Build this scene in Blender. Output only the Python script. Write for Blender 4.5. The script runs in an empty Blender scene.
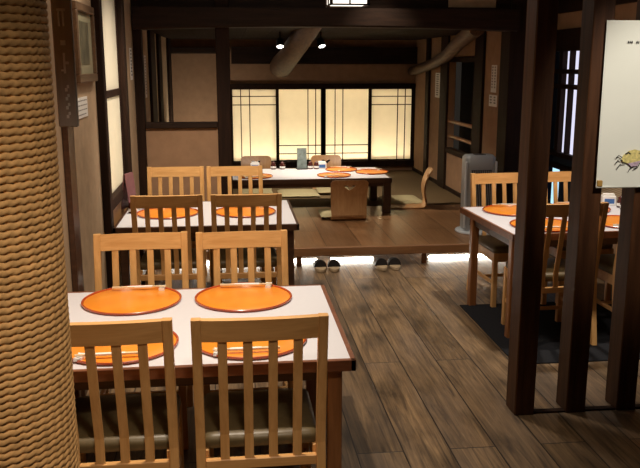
import bpy, bmesh, math, random
from mathutils import Vector, Matrix
random.seed(7)
PI = math.pi
SC = bpy.context.scene
COL = SC.collection

# ------------------------------------------------------------------ materials
def nodes_of(name):
    m = bpy.data.materials.new(name); m.use_nodes = True
    nt = m.node_tree; b = nt.nodes['Principled BSDF']
    return m, nt, b
def setspec(b, v):
    b.inputs['Specular IOR Level'].default_value = v
def plain(name, col, rough=.6, spec=.4, noise=0, nscale=20, bump=0, metal=0, coat=0):
    m, nt, b = nodes_of(name)
    b.inputs['Base Color'].default_value = (*col, 1); b.inputs['Roughness'].default_value = rough
    b.inputs['Metallic'].default_value = metal; setspec(b, spec)
    b.inputs['Coat Weight'].default_value = coat; b.inputs['Coat Roughness'].default_value = .12
    N, L = nt.nodes, nt.links
    if noise or bump:
        tc = N.new('ShaderNodeTexCoord'); n = N.new('ShaderNodeTexNoise')
        n.inputs['Scale'].default_value = nscale; n.inputs['Detail'].default_value = 6
        L.new(tc.outputs['Object'], n.inputs['Vector'])
        if noise:
            r = N.new('ShaderNodeValToRGB')
            r.color_ramp.elements[0].position = .3; r.color_ramp.elements[1].position = .72
            r.color_ramp.elements[0].color = (*[c*(1-noise) for c in col], 1)
            r.color_ramp.elements[1].color = (*[min(1, c*(1+noise)) for c in col], 1)
            L.new(n.outputs['Fac'], r.inputs['Fac']); L.new(r.outputs['Color'], b.inputs['Base Color'])
        if bump:
            bp = N.new('ShaderNodeBump'); bp.inputs['Strength'].default_value = bump; bp.inputs['Distance'].default_value = .004
            L.new(n.outputs['Fac'], bp.inputs['Height']); L.new(bp.outputs['Normal'], b.inputs['Normal'])
    return m
def wood(name, dark, light, axis='Z', rough=.45, spec=.4, stretch=14, scale=3.0, bump=.15, coat=0):
    """grain drawn out along one object axis"""
    m, nt, b = nodes_of(name); N, L = nt.nodes, nt.links
    tc = N.new('ShaderNodeTexCoord'); mp = N.new('ShaderNodeMapping')
    s = [stretch]*3; s['XYZ'.index(axis)] = 1.0
    mp.inputs['Scale'].default_value = s
    L.new(tc.outputs['Object'], mp.inputs['Vector'])
    n = N.new('ShaderNodeTexNoise'); n.inputs['Scale'].default_value = scale; n.inputs['Detail'].default_value = 7
    n.inputs['Roughness'].default_value = .62; n.inputs['Distortion'].default_value = .5
    L.new(mp.outputs['Vector'], n.inputs['Vector'])
    r = N.new('ShaderNodeValToRGB'); e = r.color_ramp.elements
    e[0].position = .3; e[1].position = .72; e[0].color = (*dark, 1); e[1].color = (*light, 1)
    L.new(n.outputs['Fac'], r.inputs['Fac']); L.new(r.outputs['Color'], b.inputs['Base Color'])
    b.inputs['Roughness'].default_value = rough; setspec(b, spec)
    b.inputs['Coat Weight'].default_value = coat; b.inputs['Coat Roughness'].default_value = .15
    bp = N.new('ShaderNodeBump'); bp.inputs['Strength'].default_value = bump; bp.inputs['Distance'].default_value = .003
    L.new(n.outputs['Fac'], bp.inputs['Height']); L.new(bp.outputs['Normal'], b.inputs['Normal'])
    return m
def emit(name, col, st):
    m = bpy.data.materials.new(name); m.use_nodes = True; nt = m.node_tree
    nt.nodes.remove(nt.nodes['Principled BSDF']); e = nt.nodes.new('ShaderNodeEmission')
    e.inputs['Color'].default_value = (*col, 1); e.inputs['Strength'].default_value = st
    nt.links.new(e.outputs[0], nt.nodes['Material Output'].inputs['Surface'])
    return m
def paper_mat(name, col, trans):
    m = bpy.data.materials.new(name); m.use_nodes = True; nt = m.node_tree; N, L = nt.nodes, nt.links
    N.remove(N['Principled BSDF'])
    d = N.new('ShaderNodeBsdfDiffuse'); t = N.new('ShaderNodeBsdfTranslucent'); x = N.new('ShaderNodeMixShader')
    tc = N.new('ShaderNodeTexCoord'); n = N.new('ShaderNodeTexNoise'); n.inputs['Scale'].default_value = 9; n.inputs['Detail'].default_value = 8
    r = N.new('ShaderNodeValToRGB'); e = r.color_ramp.elements
    e[0].position = .25; e[1].position = .75; e[0].color = (*[c*.94 for c in col], 1); e[1].color = (*col, 1)
    L.new(tc.outputs['Object'], n.inputs['Vector']); L.new(n.outputs['Fac'], r.inputs['Fac'])
    L.new(r.outputs['Color'], d.inputs['Color']); L.new(r.outputs['Color'], t.inputs['Color'])
    x.inputs['Fac'].default_value = trans
    L.new(d.outputs[0], x.inputs[1]); L.new(t.outputs[0], x.inputs[2]); L.new(x.outputs[0], N['Material Output'].inputs['Surface'])
    return m
def plank_mat(name, c1, c2, gap, width, length, rough0, rough1, blotch=.5, spec=.4, grey=0, knot=0):
    """boards running along Y"""
    m, nt, b = nodes_of(name); N, L = nt.nodes, nt.links
    tc = N.new('ShaderNodeTexCoord')
    mp = N.new('ShaderNodeMapping'); mp.inputs['Rotation'].default_value = (0, 0, PI/2); mp.inputs['Location'].default_value = (.3, .118, 0)
    L.new(tc.outputs['Object'], mp.inputs['Vector'])
    br = N.new('ShaderNodeTexBrick'); br.inputs['Scale'].default_value = 1; br.offset = .37; br.offset_frequency = 2
    br.inputs['Brick Width'].default_value = length; br.inputs['Row Height'].default_value = width
    br.inputs['Mortar Size'].default_value = .0035; br.inputs['Mortar Smooth'].default_value = .3; br.inputs['Bias'].default_value = 0
    br.inputs['Color1'].default_value = (.0, .0, .0, 1); br.inputs['Color2'].default_value = (1, 1, 1, 1); br.inputs['Mortar'].default_value = (.5, .5, .5, 1)
    L.new(mp.outputs['Vector'], br.inputs['Vector'])
    # per-board shift of the grain
    mul = N.new('ShaderNodeVectorMath'); mul.operation = 'MULTIPLY_ADD'; mul.inputs[1].default_value = (3, 7, 5)
    L.new(br.outputs['Color'], mul.inputs[0]); L.new(tc.outputs['Object'], mul.inputs[2])
    g = N.new('ShaderNodeMapping'); g.inputs['Scale'].default_value = (20, 1.0, 1); L.new(mul.outputs[0], g.inputs['Vector'])
    n1 = N.new('ShaderNodeTexNoise'); n1.inputs['Scale'].default_value = 1.6; n1.inputs['Detail'].default_value = 9; n1.inputs['Roughness'].default_value = .65; n1.inputs['Distortion'].default_value = 1.6
    L.new(g.outputs[0], n1.inputs['Vector'])
    g2 = N.new('ShaderNodeMapping'); g2.inputs['Scale'].default_value = (5, 2.2, 1); L.new(mul.outputs[0], g2.inputs['Vector'])
    n2 = N.new('ShaderNodeTexNoise'); n2.inputs['Scale'].default_value = 1.1; n2.inputs['Detail'].default_value = 5; L.new(g2.outputs[0], n2.inputs['Vector'])
    r1 = N.new('ShaderNodeValToRGB'); e = r1.color_ramp.elements; e[0].position = .33; e[1].position = .68; e[0].color = (*c1, 1); e[1].color = (*c2, 1)
    L.new(n1.outputs['Fac'], r1.inputs['Fac'])
    r2 = N.new('ShaderNodeValToRGB'); e = r2.color_ramp.elements; e[0].position = .28; e[1].position = .55
    k = 1-blotch; e[0].color = (k, k, k, 1); e[1].color = (1, 1, 1, 1)
    L.new(n2.outputs['Fac'], r2.inputs['Fac'])
    mx = N.new('ShaderNodeMix'); mx.data_type = 'RGBA'; mx.blend_type = 'MULTIPLY'; mx.inputs[0].default_value = 1
    L.new(r1.outputs['Color'], mx.inputs[6]); L.new(r2.outputs['Color'], mx.inputs[7])
    # greyer tone in broad patches, and knots
    g3 = N.new('ShaderNodeMapping'); g3.inputs['Scale'].default_value = (2.6, .9, 1); L.new(mul.outputs[0], g3.inputs['Vector'])
    n3 = N.new('ShaderNodeTexNoise'); n3.inputs['Scale'].default_value = 1.3; n3.inputs['Detail'].default_value = 4; L.new(g3.outputs[0], n3.inputs['Vector'])
    r3 = N.new('ShaderNodeValToRGB'); e = r3.color_ramp.elements; e[0].position = .42; e[1].position = .66; e[0].color = (0, 0, 0, 1); e[1].color = (grey, grey, grey, 1)
    L.new(n3.outputs['Fac'], r3.inputs['Fac'])
    mgy = N.new('ShaderNodeMix'); mgy.data_type = 'RGBA'; L.new(r3.outputs['Color'], mgy.inputs[0]); L.new(mx.outputs[2], mgy.inputs[6])
    gc = (c1[0]+c2[0])*.42; mgy.inputs[7].default_value = (gc, gc*.78, gc*.64, 1)
    g4 = N.new('ShaderNodeMapping'); g4.inputs['Scale'].default_value = (5.5, 2.1, 1); L.new(mul.outputs[0], g4.inputs['Vector'])
    vo = N.new('ShaderNodeTexVoronoi'); vo.inputs['Scale'].default_value = .62; L.new(g4.outputs[0], vo.inputs['Vector'])
    kn = N.new('ShaderNodeMapRange'); kn.inputs['From Min'].default_value = .05; kn.inputs['From Max'].default_value = .22; kn.inputs['To Min'].default_value = 1-knot; kn.inputs['To Max'].default_value = 1
    L.new(vo.outputs['Distance'], kn.inputs['Value'])
    mk = N.new('ShaderNodeMix'); mk.data_type = 'RGBA'; mk.blend_type = 'MULTIPLY'; mk.inputs[0].default_value = 1
    L.new(mgy.outputs[2], mk.inputs[6]); L.new(kn.outputs[0], mk.inputs[7]); mx = mk
    tone = N.new('ShaderNodeMapRange'); tone.inputs['To Min'].default_value = .72; tone.inputs['To Max'].default_value = 1.18
    L.new(br.outputs['Color'], tone.inputs['Value'])
    mt = N.new('ShaderNodeMix'); mt.data_type = 'RGBA'; mt.blend_type = 'MULTIPLY'; mt.inputs[0].default_value = 1
    L.new(mx.outputs[2], mt.inputs[6]); L.new(tone.outputs[0], mt.inputs[7])
    mg = N.new('ShaderNodeMix'); mg.data_type = 'RGBA'; L.new(br.outputs['Fac'], mg.inputs[0])
    L.new(mt.outputs[2], mg.inputs[6]); mg.inputs[7].default_value = (*gap, 1)
    L.new(mg.outputs[2], b.inputs['Base Color'])
    rr = N.new('ShaderNodeMapRange'); rr.inputs['To Min'].default_value = rough0; rr.inputs['To Max'].default_value = rough1
    L.new(n2.outputs['Fac'], rr.inputs['Value']); L.new(rr.outputs[0], b.inputs['Roughness']); setspec(b, spec)
    sub = N.new('ShaderNodeMath'); sub.operation = 'SUBTRACT'; L.new(n1.outputs['Fac'], sub.inputs[0]); L.new(br.outputs['Fac'], sub.inputs[1])
    bp = N.new('ShaderNodeBump'); bp.inputs['Strength'].default_value = .35; bp.inputs['Distance'].default_value = .004
    L.new(sub.outputs[0], bp.inputs['Height']); L.new(bp.outputs['Normal'], b.inputs['Normal'])
    return m

M = dict(
    oak=wood('oak', (.57, .285, .09), (.75, .43, .165), 'Z', .42, .4, 16, 3, .05),
    oakx=wood('oak_rail', (.57, .285, .09), (.75, .43, .165), 'X', .42, .4, 16, 3, .05),
    post=wood('dark_post', (.034, .0125, .005), (.088, .035, .0135), 'Z', .5, .22, 14, 2.4, .2),
    beamx=wood('dark_beam', (.014, .0070, .0038), (.034, .0165, .009), 'X', .65, .2, 12, 2.4, .3),
    beamy=wood('dark_beam_deep', (.020, .011, .007), (.05, .026, .014), 'Y', .55, .35, 12, 2.4, .3),
    trimz=wood('dark_trim', (.014, .0065, .0035), (.032, .014, .0075), 'Z', .7, .15, 14, 2.4, .2),
    red=wood('brown_edge', (.13, .045, .02), (.25, .095, .042), 'X', .35, .45, 12, 3, .05),
    legw=wood('table_leg', (.19, .07, .022), (.34, .14, .045), 'Z', .38, .45, 14, 3, .05),
    walnut=wood('low_table_wood', (.045, .020, .011), (.10, .044, .022), 'X', .38, .45, 12, 3, .05),
    lam=plain('pale_laminate', (.68, .67, .70), .36, .4, .015, 60),
    cush=plain('seat_vinyl', (.115, .082, .036), .42, .45, .15, 30, .1),
    tray=None,
    trayrim=plain('tray_rim', (.42, .06, .012), .25, .5, 0, 0, 0, 0, .4),
    stick=wood('chopstick_wood', (.72, .55, .34), (.83, .68, .46), 'X', .5, .3, 10, 12, 0),
    sleeve=plain('paper_sleeve', (.86, .84, .80), .7, .2),
    china=plain('white_china', (.85, .84, .82), .2, .5),
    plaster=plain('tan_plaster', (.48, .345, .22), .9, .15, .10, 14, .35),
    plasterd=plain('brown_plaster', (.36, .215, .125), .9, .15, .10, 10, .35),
    shoji=paper_mat('shoji_paper', (.84, .79, .66), .45),
    shojib=paper_mat('backlit_shoji_paper', (.92, .89, .80), .62),
    white=plain('white_board', (.85, .83, .78), .8, .2),
    ply=wood('zaisu_plywood', (.36, .175, .065), (.48, .26, .11), 'Z', .4, .4, 10, 3, .04),
    zab=plain('floor_cushion_cloth', (.42, .36, .20), .85, .2, .08, 60, .2),
    floor=plank_mat('worn_floor_boards', (.072, .043, .021), (.30, .187, .090), (.012, .007, .004), .213, 2.9, .32, .58, .68, .5, .30, .75),
    tatami=None,
    dais=plank_mat('platform_boards', (.20, .092, .036), (.33, .175, .08), (.03, .014, .007), .30, 5, .22, .42, .2, .5),
    daisx=wood('platform_edge', (.19, .085, .034), (.30, .15, .066), 'X', .32, .45, 12, 2.4, .1),
    mat=plain('black_rug', (.012, .012, .014), .9, .15, .2, 200, .3),
    black=plain('black_metal', (.012, .012, .013), .45, .4),
    jar=plain('dark_lacquer', (.07, .015, .012), .25, .5),
    grey=plain('grey_plastic', (.42, .445, .47), .38, .45),
    greyd=plain('dark_grille', (.055, .056, .062), .5, .4, .2, 60),
    pale=plain('pale_plastic', (.62, .66, .70), .35, .45),
    blue=plain('blue_print', (.06, .16, .42), .5, .3),
    menug=plain('menu_greygreen', (.20, .25, .24), .3, .5, .35, 25),
    menup=plain('menu_mauve', (.22, .10, .11), .5, .3, .1, 20),
    ink=plain('ink', (.03, .028, .03), .8, .1),
    inkg=plain('faded_ink', (.26, .24, .22), .8, .1),
    paper=plain('notice_paper', (.82, .79, .74), .85, .15),
    poster=plain('poster_paper', (.74, .74, .66), .75, .2, .02, 6),
    gold=plain('gold_clip', (.42, .24, .06), .5, .4),
    crab_y=plain('print_yellow', (.66, .56, .22), .8, .1, .3, 90),
    crab_p=plain('print_purple', (.48, .36, .44), .8, .1, .3, 90),
    orange_p=plain('print_orange', (.72, .40, .20), .8, .1),
    frame=wood('picture_frame_wood', (.09, .05, .026), (.17, .10, .055), 'Y', .4, .4, 10, 4, .05),
    matte=plain('picture_mount', (.27, .24, .15), .8, .2),
    pict=plain('picture_print', (.13, .115, .07), .5, .3, .5, 9),
    signb=wood('sign_board_wood', (.40, .34, .29), (.54, .47, .41), 'Z', .6, .3, 12, 3, .2),
    signw=plain('sign_letter_paint', (.88, .86, .82), .7, .2),
    log=wood('natural_log', (.06, .03, .015), (.16, .085, .04), 'Y', .6, .3, 8, 4, .4),
    navy=plain('navy_cloth', (.012, .022, .055), .8, .2, .2, 8),
    ceil=plank_mat('ceiling_boards', (.012, .007, .005), (.028, .017, .011), (.004, .003, .002), .28, 4, .7, .9, .2, .1),
    led=emit('led_diffuser', (1, .93, .80), 18),
    lens=emit('spot_lens', (1, .95, .85), 14),
    day=emit('daylit_pane', (.78, .76, .95), 1.05),
    dayb=emit('daylit_pane_low', (.45, .75, .95), 1.3),
    dimglass=plain('dim_glass', (.05, .065, .085), .2, .5),
    lampp=emit('lamp_paper', (1, .90, .78), 2.2),
    sole=plain('sandal_sole', (.34, .25, .15), .7, .2),
    upper=plain('sandal_upper', (.016, .014, .014), .6, .3, .2, 80, .2),
    bamboo=None,
)
def tray_mat():
    m, nt, b = nodes_of('orange_lacquer'); N, L = nt.nodes, nt.links
    tc = N.new('ShaderNodeTexCoord'); n = N.new('ShaderNodeTexNoise'); n.inputs['Scale'].default_value = 7; n.inputs['Detail'].default_value = 4
    L.new(tc.outputs['Object'], n.inputs['Vector'])
    r = N.new('ShaderNodeValToRGB'); e = r.color_ramp.elements; e[0].color = (.80, .25, .018, 1); e[1].color = (.88, .31, .028, 1); e[0].position = .35; e[1].position = .65
    L.new(n.outputs['Fac'], r.inputs['Fac']); L.new(r.outputs['Color'], b.inputs['Base Color'])
    b.inputs['Roughness'].default_value = .3; setspec(b, .45); b.inputs['Coat Weight'].default_value = .3; b.inputs['Coat Roughness'].default_value = .2
    return m
M['tray'] = tray_mat()
def stripes(name, c1, c2, axis, per, rough=.85):
    m, nt, b = nodes_of(name); N, L = nt.nodes, nt.links
    tc = N.new('ShaderNodeTexCoord'); w = N.new('ShaderNodeTexWave'); w.bands_direction = axis; w.inputs['Scale'].default_value = PI/(10*per)*2
    w.inputs['Distortion'].default_value = .6; w.inputs['Detail'].default_value = 3; w.inputs['Detail Scale'].default_value = 4
    L.new(tc.outputs['Object'], w.inputs['Vector'])
    r = N.new('ShaderNodeValToRGB'); e = r.color_ramp.elements; e[0].color = (*c1, 1); e[1].color = (*c2, 1)
    L.new(w.outputs['Fac'], r.inputs['Fac']); L.new(r.outputs['Color'], b.inputs['Base Color']); b.inputs['Roughness'].default_value = rough; setspec(b, .2)
    bp = N.new('ShaderNodeBump'); bp.inputs['Strength'].default_value = .4; bp.inputs['Distance'].default_value = .004
    L.new(w.outputs['Fac'], bp.inputs['Height']); L.new(bp.outputs['Normal'], b.inputs['Normal'])
    return m
M['tatami'] = stripes('tatami_weave', (.14, .09, .042), (.185, .125, .06), 'Y', .02)
M['bamboo'] = stripes('bamboo_blind', (.45, .33, .20), (.68, .55, .38), 'Z', .03)
M['rope'] = plain('jute_rope', (.49, .275, .105), .85, .15, .22, 45, .5)

# ------------------------------------------------------------------ geometry helpers
class B:
    def __init__(s): s.v = []; s.f = []
    def add(s, vs, fs, mat=None):
        o = len(s.v)
        for p in vs:
            p = Vector(p)
            s.v.append(tuple(mat @ p) if mat else tuple(p))
        s.f += [tuple(i+o for i in f) for f in fs]
        return s
    def box(s, x0, x1, y0, y1, z0, z1, c=.003, mat=None):
        lo = (min(x0, x1), min(y0, y1), min(z0, z1)); hi = (max(x0, x1), max(y0, y1), max(z0, z1))
        c = min(c, *[(hi[i]-lo[i])*.45 for i in range(3)])
        vs = []; ix = {}
        for a in (0, 1):
            for b in (0, 1):
                for d in (0, 1):
                    k = (a, b, d)
                    for ax in range(3):
                        p = []
                        for i in range(3):
                            e = hi[i] if k[i] else lo[i]
                            if i != ax: e += -c if k[i] else c
                            p.append(e)
                        ix[k, ax] = len(vs); vs.append(p)
        fs = []
        for ax in range(3):
            u, w = [i for i in range(3) if i != ax]
            for sd in (0, 1):
                q = []
                for (i, j) in ((0, 0), (1, 0), (1, 1), (0, 1)):
                    k = [0]*3; k[ax] = sd; k[u] = i; k[w] = j; q.append(ix[tuple(k), ax])
                fs.append(q)
            for i in (0, 1):
                for j in (0, 1):
                    k0 = [0]*3; k0[u] = i; k0[w] = j; k1 = k0[:]; k1[ax] = 1
                    k0, k1 = tuple(k0), tuple(k1)
                    fs.append((ix[k0, u], ix[k1, u], ix[k1, w], ix[k0, w]))
        for a in (0, 1):
            for b in (0, 1):
                for d in (0, 1):
                    fs.append(tuple(ix[(a, b, d), ax] for ax in range(3)))
        return s.add(vs, fs, mat)
    def loft(s, rings, mat=None, caps=True):
        n = len(rings[0]); vs = [p for r in rings for p in r]; fs = []
        for i in range(len(rings)-1):
            for j in range(n):
                a = i*n+j; b = i*n+(j+1) % n
                fs.append((a, b, b+n, a+n))
        if caps: fs.append(tuple(range(n))); fs.append(tuple((len(rings)-1)*n+j for j in range(n)))
        return s.add(vs, fs, mat)
    def rect_loft(s, path, hw, hd, c=.003):
        """path: (x,y,z) points going up; square section half sizes hw (x) hd (y), chamfered"""
        rings = []
        for (x, y, z) in path:
            rings.append([(x-hw+c, y-hd, z), (x+hw-c, y-hd, z), (x+hw, y-hd+c, z), (x+hw, y+hd-c, z), (x+hw-c, y+hd, z), (x-hw+c, y+hd, z), (x-hw, y+hd-c, z), (x-hw, y-hd+c, z)])
        return s.loft(rings)
    def lathe(s, prof, n=32, o=(0, 0, 0), mat=None, caps=True):
        rings = [[(o[0]+r*math.cos(2*PI*k/n), o[1]+r*math.sin(2*PI*k/n), o[2]+z) for k in range(n)] for r, z in prof]
        return s.loft(rings, mat, caps)
    def tube(s, pts, r, n=10):
        pts = [Vector(p) for p in pts]; rings = []
        for i, p in enumerate(pts):
            t = (pts[min(i+1, len(pts)-1)]-pts[max(i-1, 0)]).normalized()
            u = t.cross(Vector((0, 0, 1)) if abs(t.z) < .9 else Vector((1, 0, 0))).normalized(); w = t.cross(u)
            rr = r[i] if isinstance(r, (list, tuple)) else r
            rings.append([p+(u*math.cos(2*PI*k/n)+w*math.sin(2*PI*k/n))*rr for k in range(n)])
        return s.loft(rings)
    def poly(s, pts2, d0, d1, plane='XZ'):
        """extruded outline; pts2 in the plane, thickness d0..d1 on the third axis"""
        def P(a, b, d): return {'XZ': (a, d, b), 'YZ': (d, a, b), 'XY': (a, b, d)}[plane]
        return s.loft([[P(a, b, d) for a, b in pts2] for d in (d0, d1)])

def obj(name, b, mat, parent=None, smooth=False, recalc=True):
    me = bpy.data.meshes.new(name); me.from_pydata(b.v, [], b.f)
    if recalc:
        bm = bmesh.new(); bm.from_mesh(me); bmesh.ops.recalc_face_normals(bm, faces=bm.faces); bm.to_mesh(me); bm.free()
    if smooth:
        me.polygons.foreach_set('use_smooth', [True]*len(me.polygons))
        if smooth != 'all':
            me.set_sharp_from_angle(angle=math.radians(38))
    me.materials.append(mat if not isinstance(mat, str) else M[mat])
    o = bpy.data.objects.new(name, me); COL.objects.link(o); o.parent = parent
    return o
def tag(o, label, cat, group=None):
    o['label'] = label; o['category'] = cat
    if group: o['group'] = group
    return o
def thing(name, label, cat, loc=(0, 0, 0), rz=0, group=None):
    o = bpy.data.objects.new(name, None); COL.objects.link(o); o.empty_display_size = .1
    o.location = loc; o.rotation_euler = (0, 0, rz)
    return tag(o, label, cat, group)
def struct(o):
    o['kind'] = 'structure'; return o
def copy_tree(o, label=None, loc=None, rz=None):
    def rec(s, p):
        c = s.copy(); COL.objects.link(c); c.parent = p
        for k in kids.get(s.name, []): rec(k, c)
        return c
    kids = {}
    for q in list(o.children_recursive): kids.setdefault(q.parent.name, []).append(q)
    c = rec(o, o.parent)
    if label: c['label'] = label
    if loc is not None: c.location = loc
    if rz is not None: c.rotation_euler = (0, 0, rz)
    return c

# ------------------------------------------------------------------ room shell
ZC = 2.75
XL, XR, XW = -.82, 2.63, 2.95          # left wall, right wall of the raised room, right wall of the dining area
YP, YB = 7.10, 11.30                   # partition line, back wall
DZ = .18                               # platform height
DY = 6.47                              # platform front edge
struct(obj('floor', B().box(XL-.1, 4.4, -1.5, 7.0, -.06, 0, .0), 'floor'))
struct(obj('ceiling', B().box(XL-.1, 4.4, -1.5, YP+.1, ZC, ZC+.08, 0), 'ceil'))
struct(obj('ceiling_back', B().box(XL-.1, XW+.2, YP+.05, YB+.7, 2.03, 2.10, 0), 'ceil'))
# left wall with the shoji opening y 5.36..6.22
w = B(); w.box(XL-.10, XL, -1.5, 5.10, 0, ZC, 0).box(XL-.10, XL, 5.10, 6.15, 0, .70, 0).box(XL-.10, XL, 6.15, YB+.1, 0, ZC, 0)
struct(obj('wall_left', w, 'plaster'))
struct(obj('wall_rear', B().box(XL-.1, 4.4, -1.58, -1.5, 0, ZC, 0), 'plasterd'))
struct(obj('wall_far_right', B().box(4.4, 4.48, -1.5, 3.4, 0, ZC, 0), 'plasterd'))
# back wall with the long shoji opening
SX0, SX1, SZ0, SZ1 = .0, 2.605, .328, 1.368
w = B(); w.box(XL, SX0-.02, YB, YB+.1, 0, 2.1, 0).box(SX0-.02, XR+.1, YB, YB+.1, 0, SZ0-.02, 0).box(SX0-.02, XR+.1, YB, YB+.1, SZ1+.02, 2.1, 0)
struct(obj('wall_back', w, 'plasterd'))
# right wall of the raised room, with its opening y 8.43..9.50, z .68..1.72
w = B(); w.box(XR, XR+.08, YP+.2, 8.43, 0, 2.1, 0).box(XR, XR+.08, 8.43, 9.50, 0, .68, 0).box(XR, XR+.08, 8.43, 9.50, 1.74, 2.1, 0).box(XR, XR+.08, 9.50, YB, 0, 2.1, 0)
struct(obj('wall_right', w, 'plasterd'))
# dining-area right wall, window opening y 6.50..7.05 z .40..1.86
w = B(); w.box(XW, XW+.1, 3.45, 6.48, 0, ZC, 0).box(XW, XW+.1, 6.48, YP+.2, 1.86, ZC, 0).box(XW, XW+.1, 6.48, YP+.2, 0, .40, 0)
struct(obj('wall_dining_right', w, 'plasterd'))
struct(obj('wall_dining_end', B().box(XR+.0, XW+.1, YP+.05, YP+.2, 0, ZC, 0), 'navy'))
struct(obj('wall_partition', B().box(-.76, -.12, YP-.02, YP+.03, 0, 1.15, 0), 'plasterd'))
struct(obj('wall_header', B().box(XL, XR+.2, YP-.02, YP+.04, 2.14, ZC, 0), 'beamx'))
struct(obj('wall_header_panel', B().box(1.93, 2.36, YP-.028, YP-.02, 2.19, 2.5, 0), 'plaster'))
struct(obj('wall_recess', B().box(3.10, 3.16, 7.4, 10.6, 0, 2.1, 0), 'trimz'))
struct(obj('wall_lattice_side', B().box(XW, 4.4, 3.45, 3.53, 0, ZC, 0), 'plasterd'))

def post(x0, x1, y0, y1, z0, z1, label, name='wooden_post', mat='post', c=.006, group=None):
    o = obj(name, B().box(x0-(x0+x1)/2, x1-(x0+x1)/2, y0-(y0+y1)/2, y1-(y0+y1)/2, 0, z1-z0, c), mat)
    o.location = ((x0+x1)/2, (y0+y1)/2, z0)
    return tag(o, label, 'post' if 'post' in name else 'beam', group)
# left wall posts
post(XL, XL+.03, 3.96, 4.12, 0, ZC, 'dark brown post on the left wall just beyond the rope pillar', mat='walnut')
post(XL, XL+.05, 5.03, 5.13, 0, ZC, 'dark post between the framed picture and the side shoji window', mat='trimz')
post(XL, XL+.04, 6.12, 6.28, 0, ZC, 'dark post on the far side of the side shoji window', mat='trimz')
post(XL+.0, -.745, YP-.06, YP+.06, DZ, ZC, 'dark corner post where the partition meets the left wall', mat='trimz')
post(-.12, .0, YP-.06, YP+.06, DZ, ZC, 'dark square post at the right end of the plaster partition', mat='trimz')
post(2.50, 2.70, YP-.05, YP+.20, DZ, ZC, 'dark post at the right end of the platform behind the grey tower heater', mat='trimz')
# lattice posts in the foreground
for x, lab in ((1.407, 'dark brown lattice post nearest the aisle, first from the left'), (1.672, 'dark brown lattice post in the middle of the three, left of the poster'), (1.935, 'dark brown lattice post behind the white poster')):
    post(x-.05, x+.05, 3.50, 3.63, 0, ZC, lab, 'lattice_post', 'post', .005, 'foreground lattice posts')
struct(obj('trim_1', B().box(1.457, 3.0, 3.51, 3.545, 0, .010, .002), 'trimz'))
# beams
def arch_beam(name, x0, x1, y0, y1, zt, zb, sag, label, mat='beamx', n=14):
    b = B(); R_ = []
    for i in range(n+1):
        t = i/n; x = x0+(x1-x0)*t; s = sag*4*t*(1-t)
        R_.append([(x, y0, zb+s+.012), (x, y0+.012, zb+s), (x, y1-.012, zb+s), (x, y1, zb+s+.012), (x, y1, zt), (x, y0, zt)])
    return tag(obj(name, b.loft(R_), mat), label, 'beam')
arch_beam('cross_beam', XL+.01, 2.55, YP-.12, YP+.12, 2.17, 1.985, .03, 'thick dark beam across the room above the platform edge')
arch_beam('wall_beam', .02, XR, YB-.10, YB+.02, 1.93, 1.70, 0, 'dark beam along the back wall above the glowing shoji')
arch_beam('wall_beam', XL+.01, .0, YB-.10, YB+.02, 1.92, 1.84, 0, 'dark beam along the back wall of the alcove, behind the partition opening')
tag(obj('partition_sill', B().box(-.745, -.12, YP-.05, YP+.05, 1.15, 1.20, .005), 'beamx'), 'dark horizontal sill on top of the plaster partition', 'sill')
# slat posts in the alcove on the left wall
for a, c_, lab in ((8.30, 8.80, 'nearest dark upright on the alcove side wall'), (9.25, 9.62, 'second dark upright on the alcove side wall'), (10.70, 11.15, 'dark upright on the alcove side wall next to the back corner')):
    post(XL, XL+.03, a, c_, DZ, 2.03, lab, 'wall_post', 'trimz')
# right wall trims
post(XR-.02, XR, 7.30, 7.55, DZ, 2.03, 'dark upright at the near end of the raised room side wall', 'wall_post', 'trimz')
post(XR-.03, XR, 8.13, 8.42, DZ, 2.03, 'dark upright between the two notices and the side opening', 'wall_post', 'trimz')
post(XR-.03, XR, 9.50, 9.82, DZ, 2.03, 'dark upright on the far side of the side opening', 'wall_post', 'trimz')
post(XR-.03, XR, 10.40, 10.58, DZ, 2.03, 'thin dark upright near the back corner of the raised room', 'wall_post', 'trimz')
struct(obj('trim_2', B().box(XR-.02, XR+.06, 8.42, 9.50, .64, .70, .004).box(XR-.02, XR+.06, 8.42, 9.50, 1.72, 1.78, .004), 'trimz'))
struct(obj('baseboard_right', B().box(XR-.015, XR, 7.3, YB, DZ, DZ+.05, .002), 'trimz'))
for z, lab in ((1.02, 'upper brown rail across the side wall opening'), (.84, 'lower brown rail across the side wall opening')):
    b = B().tube([(XR+.02, 8.43, z), (XR+.02, 9.50, z)], .022, 12)
    tag(obj('opening_rail', b, 'legw', smooth=True), lab, 'rail')
struct(obj('window_10_paper', B().box(3.06, 3.10, 8.93, 9.40, .72, 1.45, .002), 'shoji'))

# ---- side shoji window in the left wall
f = B()
f.box(XL-.05, XL+.004, 5.10, 5.14, .76, ZC, .003).box(XL-.05, XL+.004, 6.10, 6.15, .76, ZC, .003)
f.box(XL-.05, XL+.006, 5.14, 6.10, 1.475, 1.525, .003)
struct(obj('window_1', f, 'trimz'))
struct(obj('window_1_paper', B().box(XL-.012, XL-.006, 5.14, 6.10, .82, ZC, 0), 'shoji'))
struct(obj('trim_3', B().box(XL-.06, XL+.04, 5.13, 6.12, .76, .83, .004), 'trimz'))
struct(obj('trim_4', B().box(XL, XL+.02, 5.13, 6.12, .50, .76, .003), 'ply'))
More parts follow.
